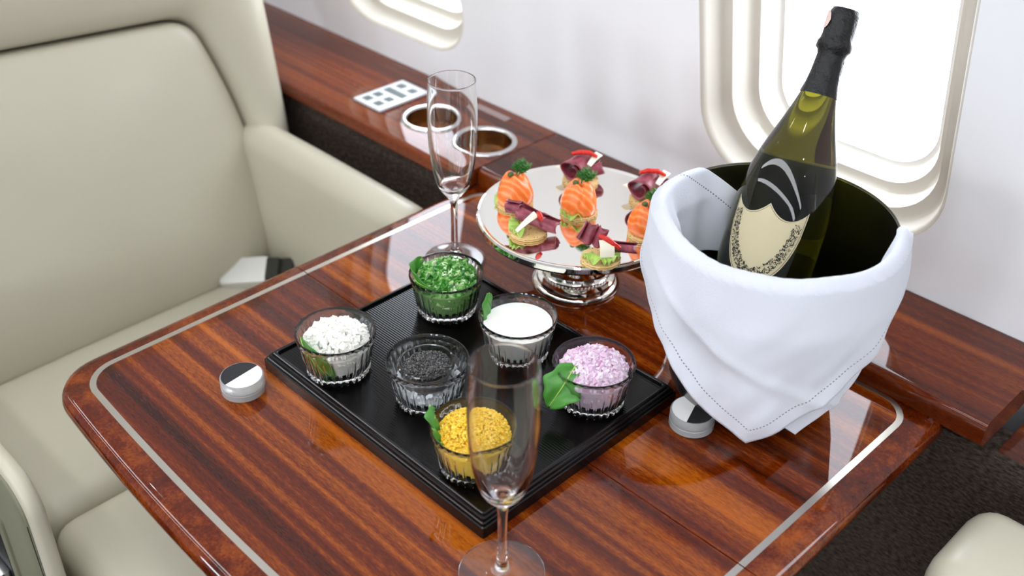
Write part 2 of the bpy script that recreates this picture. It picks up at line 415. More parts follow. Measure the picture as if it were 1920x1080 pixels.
def leaf_slab(P, gap):
    Nn = normals(P); bm = bmesh.new(); rs = []
    for ins, z in [(.012, 0), (.007, -.0006), (.0035, -.0024), (.0012, -.006), (.0, -.011), (.0005, -.016), (.0025, -.020), (.007, -.024), (.014, -.0255)]:
        r = []
        for k, (p, n) in enumerate(zip(P, Nn)):
            q = Vector(p) - n * ins
            if k in (0, len(P) - 1): q.y = SEAM + gap
            r.append(Vector((q.x, q.y, z)) - to)
        rs.append(r)
    vv = rings(bm, rs, True, False, False)
    bm.faces.new(vv[0]); bm.faces.new(vv[-1])
    return finish('leaf', bm, 'wood_edge', tb, 50)
NP = near_path(TX0, TX1, .234, .048, .17); FP = far_path(TX0, TX1, TYF, .012)
leaf_slab(NP, -.0005)['label'] = 'aisle side leaf with rounded corners'; leaf_slab(FP, .0005)['label'] = 'window side leaf'
IN, IF = near_path(-.8085, -.2665, .2605, .034, .13), far_path(-.8085, -.2665, .768, .030)
def strip(P, gap, w, name, mat, z0, z1, full=False):
    Nn = normals(P); bm = bmesh.new()
    A, B = [], []
    for k, (p, n) in enumerate(zip(P, Nn)):
        for lst, ins in ((A, 0 if not full else w), (B, w)):
            q = Vector(p) - n * ins
            if k in (0, len(P) - 1): q.y = SEAM + gap
            lst.append(q)
    if full: bm.faces.new([bm.verts.new(Vector((q.x, q.y, z1)) - to) for q in B])
    else: rings(bm, [[Vector((q.x, q.y, z)) - to for q, z in ((a, z0), (a, z1), (b, z1), (b, z0))] for a, b in zip(A, B)], True)
    return finish(name, bm, mat, tb, 30)
for P, g in ((IN, -.0005), (IF, .0005)):
    strip(P, g, .0056, 'inlay_strip', 'inlay', -.0005, .00025)
    strip(P, g, .0050, 'veneer_panel', 'wood', 0, .00012, True)
boxo('support_arm', (-.10, .10, -.10, .29, -.03, .0044), 'dark', tb)

# ------------------------------------------------------------------ cream seats
def bulge_box(name, x0, x1, y0, y1, z0, z1, r, puff, mat, parent, off):
    """upholstered block: rounded box, top face domed"""
    bm = bmesh.new(); nx = ny = 18; rs = []
    box(bm, x0, x1, y0, y1, z0, z1, bev=r, seg=5)
    bmesh.ops.subdivide_edges(bm, edges=[e for e in bm.edges if e.calc_length() > .08], cuts=8, use_grid_fill=True)
    for v in bm.verts:
        u = (v.co.x - x0) / (x1 - x0) * 2 - 1; w = (v.co.y - y0) / (y1 - y0) * 2 - 1
        if v.co.z > z1 - r * 1.2: v.co.z += puff * max(0, 1 - u * u) * max(0, 1 - w * w)
        v.co -= off
    return finish(name, bm, mat, parent, 60)
seat = empty('leather_armchair', (-1.0, .47, FL), 'cream leather cabin seat with wide backrest to the left of the table', 'seat'); so = Vector(seat.location); seat.location = (-.945, .4442, -.6274); seat.scale = (.945,) * 3
bulge_box('seat_cushion', -1.21, -.935, .235, .70, -.36, -.252, .03, .008, 'leather', seat, so)
bulge_box('seat_cushion', -.931, -.60, .235, .70, -.36, -.252, .03, .008, 'leather', seat, so)
bulge_box('seat_base', -1.20, -.62, .25, .69, FL - .0768, -.355, .02, 0, 'leather', seat, so)
bulge_box('armrest', -1.25, -.878, .702, .757, -.42, -.050, .026, .003, 'leather', seat, so)
# backrest: inner cushion and surrounding bolster lofted over a leaning plane
BK = .22
def bplane(y, z, out): return Vector((-1.195 - BK * (z + .25) + out, y, z + out * BK)) - so
def quad_outline(c, n=14, rr=.25):
    """c: 4 corners (y,z); straight sides with rounded corners, n points a side"""
    pts = []
    for i in range(4):
        p, q, s = Vector(c[i - 1]), Vector(c[i]), Vector(c[(i + 1) % 4])
        a = q + (p - q) * rr * .35; b = q + (s - q) * rr * .35
        for k in range(6): t = k / 6; pts.append(((1 - t) ** 2) * a + 2 * t * (1 - t) * q + t * t * b)
        b2 = s + (q - s) * rr * .35
        for k in range(n): pts.append(b + (b2 - b) * (k / n))
    return pts
inner = quad_outline([(.675, .098), (.26, .128), (.22, -.262), (.706, -.262)], rr=.22)
for i, p in enumerate(inner):       # right and left seams bow outward
    t = (p.y + .262) / .37
    s = math.sin(max(0, min(1, t)) * PI) * .030
    inner[i] = Vector((p.x + (s if p.x > .47 else -s), p.y))
outer = quad_outline([(.803, .36), (.14, .36), (.15, -.30), (.770, -.30)], rr=.22)
ic = sum(inner, Vector((0, 0))) / len(inner)
bm = bmesh.new(); rs = []
for f, d in [(1.0, -.03), (.995, -.004), (.985, .004), (.965, .009), (.92, .013), (.8, .019), (.6, .024), (.4, .027), (.2, .028), (.03, .028)]:
    rs.append([bplane(ic.x + (p.x - ic.x) * f, ic.y + (p.y - ic.y) * f, d) for p in inner])
rings(bm, rs, True, False, True); finish('back_cushion', bm, 'leather', seat, 60)
bm = bmesh.new(); rs = []
for f, d in [(0, -.03), (.015, -.002), (.04, .010), (.10, .020), (.25, .032), (.45, .036), (.65, .032), (.82, .022), (.93, .006), (.985, -.02), (1, -.05), (.97, -.14), (.5, -.15)]:
    rs.append([bplane(a.x + (b.x - a.x) * f, a.y + (b.y - a.y) * f, d) for a, b in zip(inner, outer)])
rings(bm, rs, True); finish('back_bolster', bm, 'leather', seat, 60)
# aisle armrest with side panel, recess and chrome latch
arm = empty('armrest', Vector((-1.0, .20, -.40)) - so); arm.parent = seat
def plate_xz(name, x0, x1, z0, z1, r, ys, mat, ins=None):
    bm = bmesh.new(); ins = ins or [0] * len(ys)
    rings(bm, [[(x, y, z) for x, z in rrect(x0 + i, x1 - i, z0 + i, z1 - i, max(.002, r - i), 8)] for y, i in zip(ys, ins)], True, True, True); return finish(name, bm, mat, arm, 50)
plate_xz('arm_body', -.28, .182, -.34, .300, .042, (-.002, .0005, .004, .010, .0135, .015), 'leather', (.006, .002, 0, 0, .002, .006))
plate_xz('side_panel', -.26, .172, -.32, .286, .036, (-.001, -.004, -.005), 'leather_shade', (0, 0, .002))
pth = rrect(-.26, .1725, -.32, .2865, .0365, 8)
bm = bmesh.new(); tube(bm, [(x, -.003, z) for x, z in pth] + [(pth[0][0], -.003, pth[0][1])], .0014, 6); finish('piping', bm, 'leather_shade', arm)
plate_xz('recess_trim', -.25, .094, -.30, .206, .012, (-.0045, -.0075, -.0085), 'leather_shade', (0, 0, .002))
plate_xz('recess', -.25, .082, -.30, .192, .008, (-.0080, -.0092), 'dark')
boxo('latch', (.030, .076, -.022, -.0090, .098, .116), 'chrome', arm, .003); boxo('latch_tab', (.040, .050, -.025, -.0210, .092, .118), 'chrome', arm, .001)
# buckle
bk = empty('seat_belt_buckle', (-1.1049, .6170, -.1945), 'silver seat belt buckle on dark webbing in the seat corner', 'buckle', rot=(.5, -.12, math.radians(42)))
bm = bmesh.new()
rings(bm, [[(x * (1 - .04 * k), y * (1 - .06 * k), z + .004 * math.cos(y / .020 * 1.5)) for x, y in rrect(-.033, .030, -.020, .020, .004, 4)] for k, z in ((0, 0), (0, .013), (1, .015))], True, True, True); finish('plate', bm, 'satin', bk, 40)
boxo('webbing', (.030, .062, -.019, .019, .002, .008), 'web', bk, .001); boxo('tongue', (.028, .046, -.016, .016, .006, .017), 'web', bk, .002)

seat2 = empty('leather_armchair', (.1, .5, FL), 'cream leather seat arm corner facing the table from the near right', 'seat'); s2 = Vector(seat2.location)
bulge_box('armrest', -.192, .45, .655, .765, -.42, -.040, .026, .003, 'leather', seat2, s2)
bulge_box('seat_cushion', -.10, .45, .21, .65, -.36, -.255, .03, .006, 'leather', seat2, s2)
bulge_box('seat_base', -.08, .45, .23, .74, FL, -.355, .02, 0, 'leather', seat2, s2)

# ------------------------------------------------------------------ tray
tray = empty('serving_tray', (-.561, .511, 0), 'square black lacquered tray with ribbed top carrying the glass bowls', 'tray')
hx, hy = .1427, .1155
bm = bmesh.new(); rs = []
PR = [(i_ * .8, z_) for i_, z_ in [(.004, 0), (0, .0006), (0, .0105), (.0012, .0112), (.0020, .0112), (.0022, .0132), (.0034, .0138), (.0042, .0138), (.0045, .0158), (.0058, .0164), (.0068, .0164), (.0072, .0182), (.0084, .0188), (.0104, .0188), (.0112, .0180), (.0114, .0160)]]
for ins, z in PR: rs.append([(x, y, z) for x, y in rrect(-hx + ins, hx - ins, -hy + ins, hy - ins, .0022, 2)])
rings(bm, rs, True, True, False); finish('stepped_rim', bm, 'lacquer_edge', tray, 25)
bm = bmesh.new(); bm.faces.new([bm.verts.new((x, y, .0160)) for x, y in rrect(-hx + .0091, hx - .0091, -hy + .0091, hy - .0091, .0022, 2)]); finish('ribbed_top', bm, 'lacquer', tray, 0)
TZ = .0161

# ------------------------------------------------------------------ glass bowls and what is in them
def ramekin_mesh():
    bm = bmesh.new(); prof = [(.0005, .0012), (.022, .0010), (.0255, 0), (.0268, .0012), (.0275, .004), (.0288, .012), (.0305, .022), (.0322, .031), (.0331, .0345), (.0340, .0362), (.0345, .0385), (.0348, .0412), (.0344, .0422), (.0335, .0422), (.0330, .0410), (.0305, .030), (.0282, .018), (.0262, .0085), (.024, .0068), (.0005, .0064)]
    def mod(a, k):
        if 3 <= k <= 7: return 1 + .034 * (.5 - abs(math.cos(a * 14)))
        if 8 <= k <= 11: return 1 + .009 * (.5 - abs(math.cos(a * 14)))
        if 15 <= k <= 17: return 1 - .014 * (abs(math.cos(a * 14)) - .5)
        return 1
    lathe(bm, prof, 224, mod, True, True)
    o = finish('glass_ramekin', bm, 'glass', None, 40); return o
RK = {'white': (-.640, .4316), 'chive': (-.6425, .5609), 'caviar': (-.5560, .4625), 'cream': (-.5485, .5610), 'onion': (-.4585, .5600), 'yolk': (-.4690, .4345)}
RL = {'white': 'fluted clear glass bowl holding chopped egg white', 'chive': 'fluted clear glass bowl holding chopped green herbs', 'caviar': 'fluted clear glass bowl holding ice and the caviar jar',
      'cream': 'fluted clear glass bowl filled with white cream', 'onion': 'fluted clear glass bowl holding chopped pink onion', 'yolk': 'fluted clear glass bowl holding chopped yellow egg yolk'}
r0 = ramekin_mesh()
for i, (k, (x, y)) in enumerate(RK.items()):
    o = r0 if i == 0 else r0.copy()
    if i: COL.objects.link(o)
    o.location = (x, y, TZ); o.rotation_euler = (0, 0, i * .4); tag(o, RL[k], 'bowl', 'glass bowls on the tray')
RIN = [(.0235, .0071), (.0257, .009), (.0277, .0185), (.0300, .0305), (.0312, .036)]
def r_in(z):
    for (a, za), (b, zb) in zip(RIN[:-1], RIN[1:]):
        if z <= zb: return a + (b - a) * max(0, (z - za)) / (zb - za)
    return RIN[-1][0]
def fill_body(bm, ztop, dome, gap=.0006, rough=0.0, seg=40):
    prof = [(.0004, .0072), (.0225, .0074)] + [(r_in(z) - gap, z) for z in [.0095 + (ztop - .0095) * k / 5 for k in range(6)]]
    rt = prof[-1][0]
    for k in range(1, 8): f = k / 8; prof.append((rt * math.cos(f * PI / 2), ztop + dome * math.sin(f * PI / 2)))
    prof.append((.0004, ztop + dome))
    vv = lathe(bm, prof, seg, None, True, True)
    if rough:
        for v in bm.verts:
            if v.co.z > .010: v.co += v.co.normalized() * 0 + Vector((0, 0, 1)) * random.uniform(-1, 1) * rough * (1 if v.co.z > ztop else .3)
def scatter(bm, n, ztop, dome, rmax, piece, sink=.0005):
    for _ in range(n):
        r = rmax * math.sqrt(random.random()); a = random.uniform(0, 2 * PI); h = ztop + dome * max(0, 1 - (r / rmax) ** 2) ** .7
        piece(bm, Vector((r * math.cos(a), r * math.sin(a), h - sink + random.uniform(0, .0018))))
def chunk(lo_, hi_, flat=1.0):
    def f(bm, p):
        s = random.uniform(lo_, hi_)
        m = Matrix.Translation(p) @ rmat() @ Matrix.Diagonal((s * random.uniform(.6, 1.3), s * random.uniform(.6, 1.2), s * flat * random.uniform(.6, 1.1), 1))
        g = bmesh.ops.create_cube(bm, size=1, matrix=m)
        for v in g['verts']: v.co += Vector((random.uniform(-1, 1), random.uniform(-1, 1), random.uniform(-1, 1))) * s * .16
    return f
def crumb(lo_, hi_, jit=.28):
    def f(bm, p): s_ = random.uniform(lo_, hi_); ico(bm, p, s_, 1, (random.uniform(.7, 1.3), random.uniform(.7, 1.2), random.uniform(.6, 1)), jit)
    return f
def side_chunks(bm, n, z0, z1, piece, free=None):
    for _ in range(n):
        z = random.uniform(z0, z1); a = random.uniform(0, 2 * PI); r = r_in(z) - .0036
        if free and free[0] < (math.degrees(a) - 45 + 180) % 360 - 180 < free[1]: continue
        piece(bm, Vector((r * math.cos(a), r * math.sin(a), z)))
def content(name, key, label, cat, build, mat, smooth=0):
    bm = bmesh.new(); build(bm); me = bpy.data.meshes.new(name); bm.to_mesh(me); bm.free(); me.materials.append(M[mat])
    if smooth:
        for p in me.polygons: p.use_smooth = True
    o = bpy.data.objects.new(name, me); COL.objects.link(o); o.location = (*RK[key], TZ); return tag(o, label, cat, kind='stuff')
def b_white(bm): fill_body(bm, .028, .010, .0022); scatter(bm, 430, .0315, .013, .0268, chunk(.0026, .0050)); scatter(bm, 500, .031, .012, .0270, crumb(.0010, .0026)); side_chunks(bm, 260, .010, .029, crumb(.0014, .0026), (-160, -80))
content('chopped_egg_white', 'white', 'heap of chopped white egg in the leftmost bowl', 'egg white', b_white, 'eggwhite')
def b_yolk(bm): fill_body(bm, .031, .009, .0012); scatter(bm, 1700, .0330, .011, .0288, crumb(.0005, .0014)); scatter(bm, 300, .031, .011, .027, chunk(.0015, .0032)); side_chunks(bm, 420, .009, .030, crumb(.001, .0018))
content('chopped_egg_yolk', 'yolk', 'heap of chopped yellow egg yolk in the nearest bowl', 'egg yolk', b_yolk, 'yolk')
def b_chive(bm): fill_body(bm, .031, .010, .0014); scatter(bm, 1000, .0335, .013, .0276, chunk(.0022, .0062, .25)); side_chunks(bm, 260, .010, .030, chunk(.003, .006, .3))
content('chopped_herbs', 'chive', 'heap of chopped green herbs in the farthest bowl', 'herbs', b_chive, 'chive')
def b_onion(bm): fill_body(bm, .031, .010, .0016); scatter(bm, 820, .033, .012, .0274, chunk(.0024, .0052, .6)); side_chunks(bm, 240, .010, .030, chunk(.0028, .005, .6))
content('chopped_onion', 'onion', 'heap of finely chopped pink onion in the rightmost bowl', 'onion', b_onion, 'onion')
bm = bmesh.new(); prof = [(.0004, .0070), (.0225, .0072)] + [(r_in(z) - .00025, z) for z in (.0092, .014, .0185, .024, .0305, .0335)] + [(.0300, .0329), (.027, .0327), (.0004, .0327)]
lathe(bm, prof, 64, None, True, True); o = finish('sour_cream', bm, 'cream', None, 40); o.location = (*RK['cream'], TZ); tag(o, 'smooth white cream filling the bowl next to the onion', 'cream')
def b_ice(bm): scatter(bm, 70, .008, .010, .022, chunk(.005, .009)); side_chunks(bm, 60, .011, .022, chunk(.004, .007))
content('crushed_ice', 'caviar', 'clear crushed ice under the caviar jar', 'ice', b_ice, 'ice')
jar = empty('caviar_jar', (RK['caviar'][0], RK['caviar'][1], TZ + .0205), 'small clear jar filled with black caviar standing on ice', 'jar', rot=(.04, -.05, 0)); jar.scale = (1.08,) * 3
bm = bmesh.new(); lathe(bm, [(.0005, 0), (.0190, 0), (.0205, .002), (.0210, .012), (.0222, .0145), (.0222, .0172), (.0212, .0178), (.0203, .0172), (.0198, .0125), (.0192, .003), (.0005, .0022)], 64, None, True, True); finish('jar_glass', bm, 'glass', jar, 40)
bm = bmesh.new(); lathe(bm, [(.0005, .0026), (.0188, .0032), (.0193, .0120), (.015, .0142), (.0005, .0150)], 40, None, True, True)
for i in range(520):
    f = math.sqrt((i + .5) / 520); a = i * 2.39996; ico(bm, (f * .0182 * math.cos(a) + random.uniform(-.0003, .0003), f * .0182 * math.sin(a), .0152 - .002 * f ** 3 + random.uniform(0, .0010)), random.uniform(.00085, .00105), 1)
tag(finish('caviar', bm, 'caviar', jar, 60), kind='stuff')

# leaves
def leaf_mesh(name, Ln, W, bend, cup, lobes=0, seedv=0, curl=0):
    bm = bmesh.new(); nu, nw = 22, 10; g = []
    for i in range(nu + 1):
        u = i / nu; w = W * (math.sin(PI * min(1, u * .94 + .04)) ** .7) * (1 + .16 * lobes * math.cos(u * 16 + seedv)); row = []
        ang = bend * u; x = Ln * (math.sin(ang) / bend if abs(bend) > 1e-3 else u); z = -Ln * ((1 - math.cos(ang)) / bend if abs(bend) > 1e-3 else 0)
        for j in range(nw + 1):
            v = j / nw * 2 - 1
            row.append(Vector((x + .03 * Ln * math.sin(v * 5 + seedv) * lobes, v * w * (1 - .15 * abs(v) * cup), z + cup * w * .55 * v * v + .0011 * math.sin(u * 9 + v * 4 + seedv) + curl * w * v * u)))
        g.append(row)
    for row in g: pass
    rings(bm, g, False)
    o = finish(name, bm, 'leaf', None, 60)
    md = o.modifiers.new('thick', 'SOLIDIFY'); md.thickness = .0005
    bm2 = bmesh.new(); tube(bm2, [(r[nw // 2].x, r[nw // 2].y, r[nw // 2].z + .0003) for r in g], [.0007 - .0005 * k / nu for k in range(nu + 1)], 5); finish('midrib', bm2, 'lettuce', o)
    return o
def put(o, loc, rx, ry, rz): o.location = loc; o.rotation_euler = (rx, ry, rz)
CAMR = math.atan2(.711, .703)       # image right as a heading
def rk(key, a, r, z): x, y = RK[key]; return (x + r * math.cos(CAMR + a), y + r * math.sin(CAMR + a), TZ + z)
def wall_leaf(key, a0, z0, a1, z1, W, label, wav=0.0, flare=0.0, inset=.0012, seedv=0):
    """leaf lying against the inside of a bowl, from (angle, height) to (angle, height)"""
    bm = bmesh.new(); g = []; nu, nw = 24, 10; da = math.radians(a1 - a0) * .031; dz = z1 - z0; ln = math.hypot(da, dz); tx, tz = da / ln, dz / ln
    for i in range(nu + 1):
        u = i / nu; w = W * math.sin(PI * min(1, u * .93 + .045)) ** .65 * (1 + wav * .18 * math.sin(u * 21 + seedv)); row = []
        for j in range(nw + 1):
            v = j / nw * 2 - 1; sa = da * u - tz * v * w; z = z0 + dz * u + tx * v * w
            a = CAMR + math.radians(a0) + sa / .031; r = r_in(z) - inset + flare * max(0, z - .036) + wav * .0016 * math.sin(u * 13 + v * 3 + seedv) - .0010 * (1 - v * v)
            row.append((r * math.cos(a), r * math.sin(a), z))
        g.append(row)
    rings(bm, g, False); o = finish('rocket_leaf', bm, 'leaf', None, 60); o.modifiers.new('thick', 'SOLIDIFY').thickness = .0004
    bm = bmesh.new(); tube(bm, [(Vector(r[nw // 2]) * 1.012) for r in g], [.0006 - .0004 * k / nu for k in range(nu + 1)], 5); finish('midrib', bm, 'lettuce', o)
    o.location = (*RK[key], TZ); return tag(o, label, 'leaf', 'green garnish leaves')
wall_leaf('white', -160, .0415, -92, .0085, .0160, 'green leaf tucked down the front of the egg white bowl', .2, 0, .0007)
wall_leaf('chive', 140, .043, 255, .0390, .0095, 'green leaf lining the left rim of the chopped herb bowl', .6, .25, .002)
wall_leaf('cream', 142, .0505, 172, .026, .0085, 'small green leaf standing at the left edge of the cream bowl', .4, .15, .0006)
wall_leaf('yolk', 160, .050, 214, .028, .0082, 'curled green leaf at the left edge of the egg yolk bowl', 1.2, .5, .0022, 2)
RV, UV_, BV = Vector((R[0][0], R[1][0], R[2][0])), Vector((R[0][1], R[1][1], R[2][1])), Vector((R[0][2], R[1][2], R[2][2]))
lf = leaf_mesh('rocket_leaf', .042, .0165, .9, .18, .7, 4)
dx = (-RV * .50 - UV_ * .78 + BV * .35).normalized(); nz_ = (BV - dx * BV.dot(dx)).normalized(); ny_ = nz_.cross(dx)
lf.matrix_world = Matrix.Translation(Vector(rk('onion', math.radians(200), .0300, .0445)) + RV * .012) @ Matrix((dx, ny_, nz_)).transposed().to_4x4()
tag(lf, 'large green leaf hanging over the left side of the onion bowl', 'leaf', 'green garnish leaves')

# ------------------------------------------------------------------ round shakers
def shaker(loc, rz, label):
    t = empty('round_shaker', loc, label, 'shaker', 'round black and white shakers', (0, 0, rz))
    bm = bmesh.new(); lathe(bm, [(.0005, 0), (.0185, 0), (.0192, .0008), (.0192, .0060), (.0186, .0066), (.0186, .0072), (.0005, .0072)], 56, None, True, True); finish('base', bm, 'plastic', t, 40)
    bm = bmesh.new(); lathe(bm, [(.0005, .0073), (.0184, .0073), (.0190, .0078), (.0190, .0148), (.0184, .0156), (.0005, .0156)], 56, None, True, True); finish('lid', bm, 'plastic', t, 40)
    for a0, mat, nm in ((0, 'black_print', 'black_half'), (PI, 'white_print', 'white_half')):
        bm = bmesh.new(); pts = [(.0176 * math.cos(a0 + PI * k / 24), .0176 * math.sin(a0 + PI * k / 24)) for k in range(25)]
        rings(bm, [[(x, y, .01565) for x, y in pts], [(x, y, .0160) for x, y in pts]], True, False, True); finish(nm, bm, mat, t, 0)
    return t
shaker((-.6914, .3654, .0001), math.radians(96), 'round clear shaker with black and white lid left of the tray')
shaker((-.3911, .6127, .0003), math.radians(-70), 'round clear shaker with black and white lid beside the napkin')

# ------------------------------------------------------------------ champagne flutes
def dense(P, k):
    out = []
    for i in range(len(P) - 1):
        p0, p1, p2, p3 = P[max(i - 1, 0)], P[i], P[i + 1], P[min(i + 2, len(P) - 1)]
        for j in range(k):
            t = j / k; out.append(tuple(.5 * (2 * b_ + (c_ - a_) * t + (2 * a_ - 5 * b_ + 4 * c_ - d_) * t * t + (3 * b_ - a_ - 3 * c_ + d_) * t ** 3) for a_, b_, c_, d_ in zip(p0, p1, p2, p3)))
    return out + [P[-1]]
def flute(loc, label, s=1.0):
    t = empty('champagne_flute', loc, label, 'glass', 'empty champagne flutes')
    outer_ = [(.0005, .0008), (.020, .0004), (.0300, 0), (.0308, .0008), (.0303, .0018), (.018, .0040), (.009, .0064), (.0052, .0095), (.0040, .0140), (.0034, .030), (.0034, .055), (.0040, .066), (.0060, .072), (.0105, .0775), (.0150, .084), (.0185, .094), (.0212, .108), (.0232, .126), (.0242, .145), (.0241, .165), (.0233, .182), (.0228, .1932), (.0228, .1936), (.0226, .1938)]
    inner_ = [(.0221, .1936), (.0219, .1925), (.0224, .182), (.0231, .165), (.0232, .145), (.0222, .126), (.0202, .108), (.0174, .094), (.0140, .0865), (.0100, .0825), (.0005, .0808)]
    o1 = dense(outer_[:-2], 5); inn = dense([(r - .0010, z) for r, z in outer_[16:-2]][::-1] + [(.0148, .0900), (.0105, .0840), (.0050, .0815), (.0005, .0810)], 5)
    zt = outer_[-3][1]; rt = outer_[-3][0]
    lip = [(rt - .0005 + .0006 * math.cos(q), zt + .0003 + .0006 * math.sin(q)) for q in [PI * k / 8 for k in range(1, 8)]]
    bm = bmesh.new(); lathe(bm, [(r, z * s) for r, z in o1 + lip + inn], 96, None, True, True); finish('flute_glass', bm, 'flute', t, 60)
    return t
flute((-.3858, .3832, .0004), 'empty champagne flute standing in front at the near tray corner', .99)
flute((-.7195, .6404, .0004), 'empty champagne flute standing behind the herb bowl', 1.03)

# ------------------------------------------------------------------ cake stand
ST = Vector((-.6055, .7010, .0004)); PZ = .0800
st = empty('cake_stand', ST, 'round mirror polished silver cake stand with beaded foot carrying canapes', 'cake stand')
bm = bmesh.new(); lathe(bm, [(.0005, .0765), (.030, .0760), (.070, .0745), (.092, .0715), (.0985, .0722), (.0998, .0745), (.0996, .0790), (.0985, .0806), (.0970, .0808), (.0955, .0803), (.0945, .0798), (.0005, .0798)], 128, None, True, True); finish('plate', bm, 'silver', st, 25)
bm = bmesh.new(); lathe(bm, [(.0005, .001), (.0425, 0), (.0438, .0012), (.0436, .0035), (.0415, .0062), (.0395, .0072), (.0385, .0100), (.0350, .0120), (.0325, .0128), (.0300, .0160), (.0290, .0200), (.0255, .0225), (.0200, .0250), (.0165, .0300), (.0145, .0380), (.0150, .0480), (.0190, .0600), (.0270, .0690), (.0340, .0750), (.0005, .0755)], 96, None, True, True); finish('foot', bm, 'silver', st, 40)
bm = bmesh.new()
for k in range(56): a = 2 * PI * k / 56; ico(bm, (.0338 * math.cos(a), .0338 * math.sin(a), .0138), .0014, 1)
finish('bead_ring', bm, 'silver', st, 60)
PZ = ST.z + .0799

# ------------------------------------------------------------------ canapes
def crackers(t):
    for k in range(2):
        bm = bmesh.new(); md = lambda a, kk: 1 + (.022 * math.cos(a * 18) if 1 <= kk <= 4 else 0)
        z0 = .0020 * k
        lathe(bm, [(.0005, z0), (.0168, z0 + .0001), (.0180, z0 + .0006), (.0180, z0 + .0012), (.0170, z0 + .0018), (.010, z0 + .0021), (.0005, z0 + .0022)], 72, md, True, True)
        finish('cracker', bm, 'cracker', t, 50)
def lettuce(t, a0, a1, z, ext=.006, r0=.010):
    bm = bmesh.new(); n = 60; g = []
    for i in range(n + 1):
        a = a0 + (a1 - a0) * i / n; row = []
        for j in range(7):
            f = j / 6; r = r0 + (.0085 + ext) * f
            row.append((r * math.cos(a), r * math.sin(a), z + .0028 * f * f * math.sin(a * 17 + 2 * math.sin(a * 5)) + .0016 * math.sin(a * 7 + 1) * f + .0018 * (1 - f)))
        g.append(row)
    rings(bm, g, False); o = finish('lettuce', bm, 'lettuce', t, 60); o.modifiers.new('thick', 'SOLIDIFY').thickness = .0004
def dill(t, base, n=26, ln=.013, lean=(.3, .2)):
    bm = bmesh.new(); base = Vector(base); ax = Vector((lean[0], lean[1], 1)).normalized()
    tip = base + ax * ln; tube(bm, [base, base + ax * ln * .5, tip], [.0005, .0004, .0002], 5)
    for k in range(n):
        f = .25 + .75 * k / n; p = base + ax * ln * f; a = k * 2.4
        d = (ax * .55 + Vector((math.cos(a), math.sin(a), .1))).normalized(); l = .0078 * (1.15 - .5 * f)
        tube(bm, [p, p + d * l * .5, p + d * l + Vector((0, 0, .0008))], [.00042, .00040, .00015], 4)
        for s in (-1, 1):
            d2 = (d + Vector((-d.y, d.x, .2)) * .7 * s).normalized(); q = p + d * l * .5
            tube(bm, [q, q + d2 * l * .5], [.00035, .00012], 4)
    finish('dill_sprig', bm, 'dill', t, 60)
def salmon_canape(loc, rz, label, ph=0, sx=1.0):
    t = empty('salmon_canape', loc, label, 'canape', 'salmon canapes on the stand', (0, 0, rz)); crackers(t)
    lettuce(t, ph + 1.6, ph + 2.9, .0050, .0015)
    bm = bmesh.new(); rs = []; n = 96
    for (r, z) in [(.0150, .0040), (.0166, .0058), (.0172, .012), (.0164, .017), (.0148, .0225), (.0125, .0275), (.0100, .0310), (.0072, .0328), (.0045, .0322), (.0020, .0305), (.0004, .0300)]:
        ring_ = []
        for i in range(n):
            a = 2 * PI * i / n
            pl = .055 * math.cos(a * 3 + ph + z * 70) + .045 * abs(math.sin(a * 2.5 + ph * 2 + z * 40)) - .07 * math.exp(-((((a - ph - 2.2 - z * 18) % (2 * PI)) - .3) / .12) ** 2)
            rr = r * (1 + pl); ring_.append((rr * math.cos(a) * sx, rr * math.sin(a), z + .0015 * math.sin(a * 3 + ph) * (z - .007) / .02))
        rs.append(ring_)
    rings(bm, rs, True, True, True); finish('salmon_wrap', bm, 'salmon', t, 70)
    bm = bmesh.new(); ico(bm, (-.0045, -.0030, .0345), .0031, 2, (1, .9, .95)); finish('caper', bm, 'caper', t, 60)
    dill(t, (.001, .001, .0312), 34, .015, (.45, .45)); dill(t, (.002, .000, .0312), 30, .015, (.95, .15)); dill(t, (.001, .002, .0312), 22, .011, (.2, .9))
    return t
def ham_roll(t, p, d, ln, r0, r1, turns, flat=.8, up=0):
    """thin slice rolled into an open cone lying along d"""
    bm = bmesh.new(); g = []; d = Vector(d).normalized(); q = d.to_track_quat('Z', 'Y'); n = 46
    for i in range(n + 1):
        a = turns * 2 * PI * i / n; row = []
        for j in range(9):
            f = j / 8; r = 1.28 * (r0 * (1 - f) + r1 * f) * (.50 + .50 * i / n) * (1 + .06 * math.sin(a * 3 + f * 4))
            row.append(Vector(p) + q @ Vector((r * math.cos(a + up), r * flat * math.sin(a + up), ln * f + .0012 * math.sin(a * 2))))
        g.append(row)
    rings(bm, g, False); o = finish('meat_slice', bm, 'meat', t, 70); o.modifiers.new('thick', 'SOLIDIFY').thickness = .0008
def shaving(t, p, rz, w, h, tilt, roll=0.0, taper=1.0):
    bm = bmesh.new(); mt = Matrix.Translation(p) @ Matrix.Rotation(rz, 4, 'Z') @ Matrix.Rotation(tilt, 4, 'X') @ Matrix.Rotation(roll, 4, 'Y'); rs = []
    for k in range(9):
        f = k / 8; y = h * (f - .5); ww = w * (taper + (1 - taper) * f); z = .0022 * math.sin(f * PI)
        rs.append([mt @ Vector(v) for v in ((-ww / 2, y, z), (ww / 2, y, z), (ww / 2, y, z + .0011), (-ww / 2, y, z + .0011))])
    rings(bm, rs, True, True, True); finish('cheese_shaving', bm, 'cheese', t, 40)
def pepper(t, pts, r=.0022):
    bm = bmesh.new(); tube(bm, pts, [r * .7] + [r] * (len(pts) - 2) + [r * .6], 10); finish('pepper_strip', bm, 'pepper', t, 60)
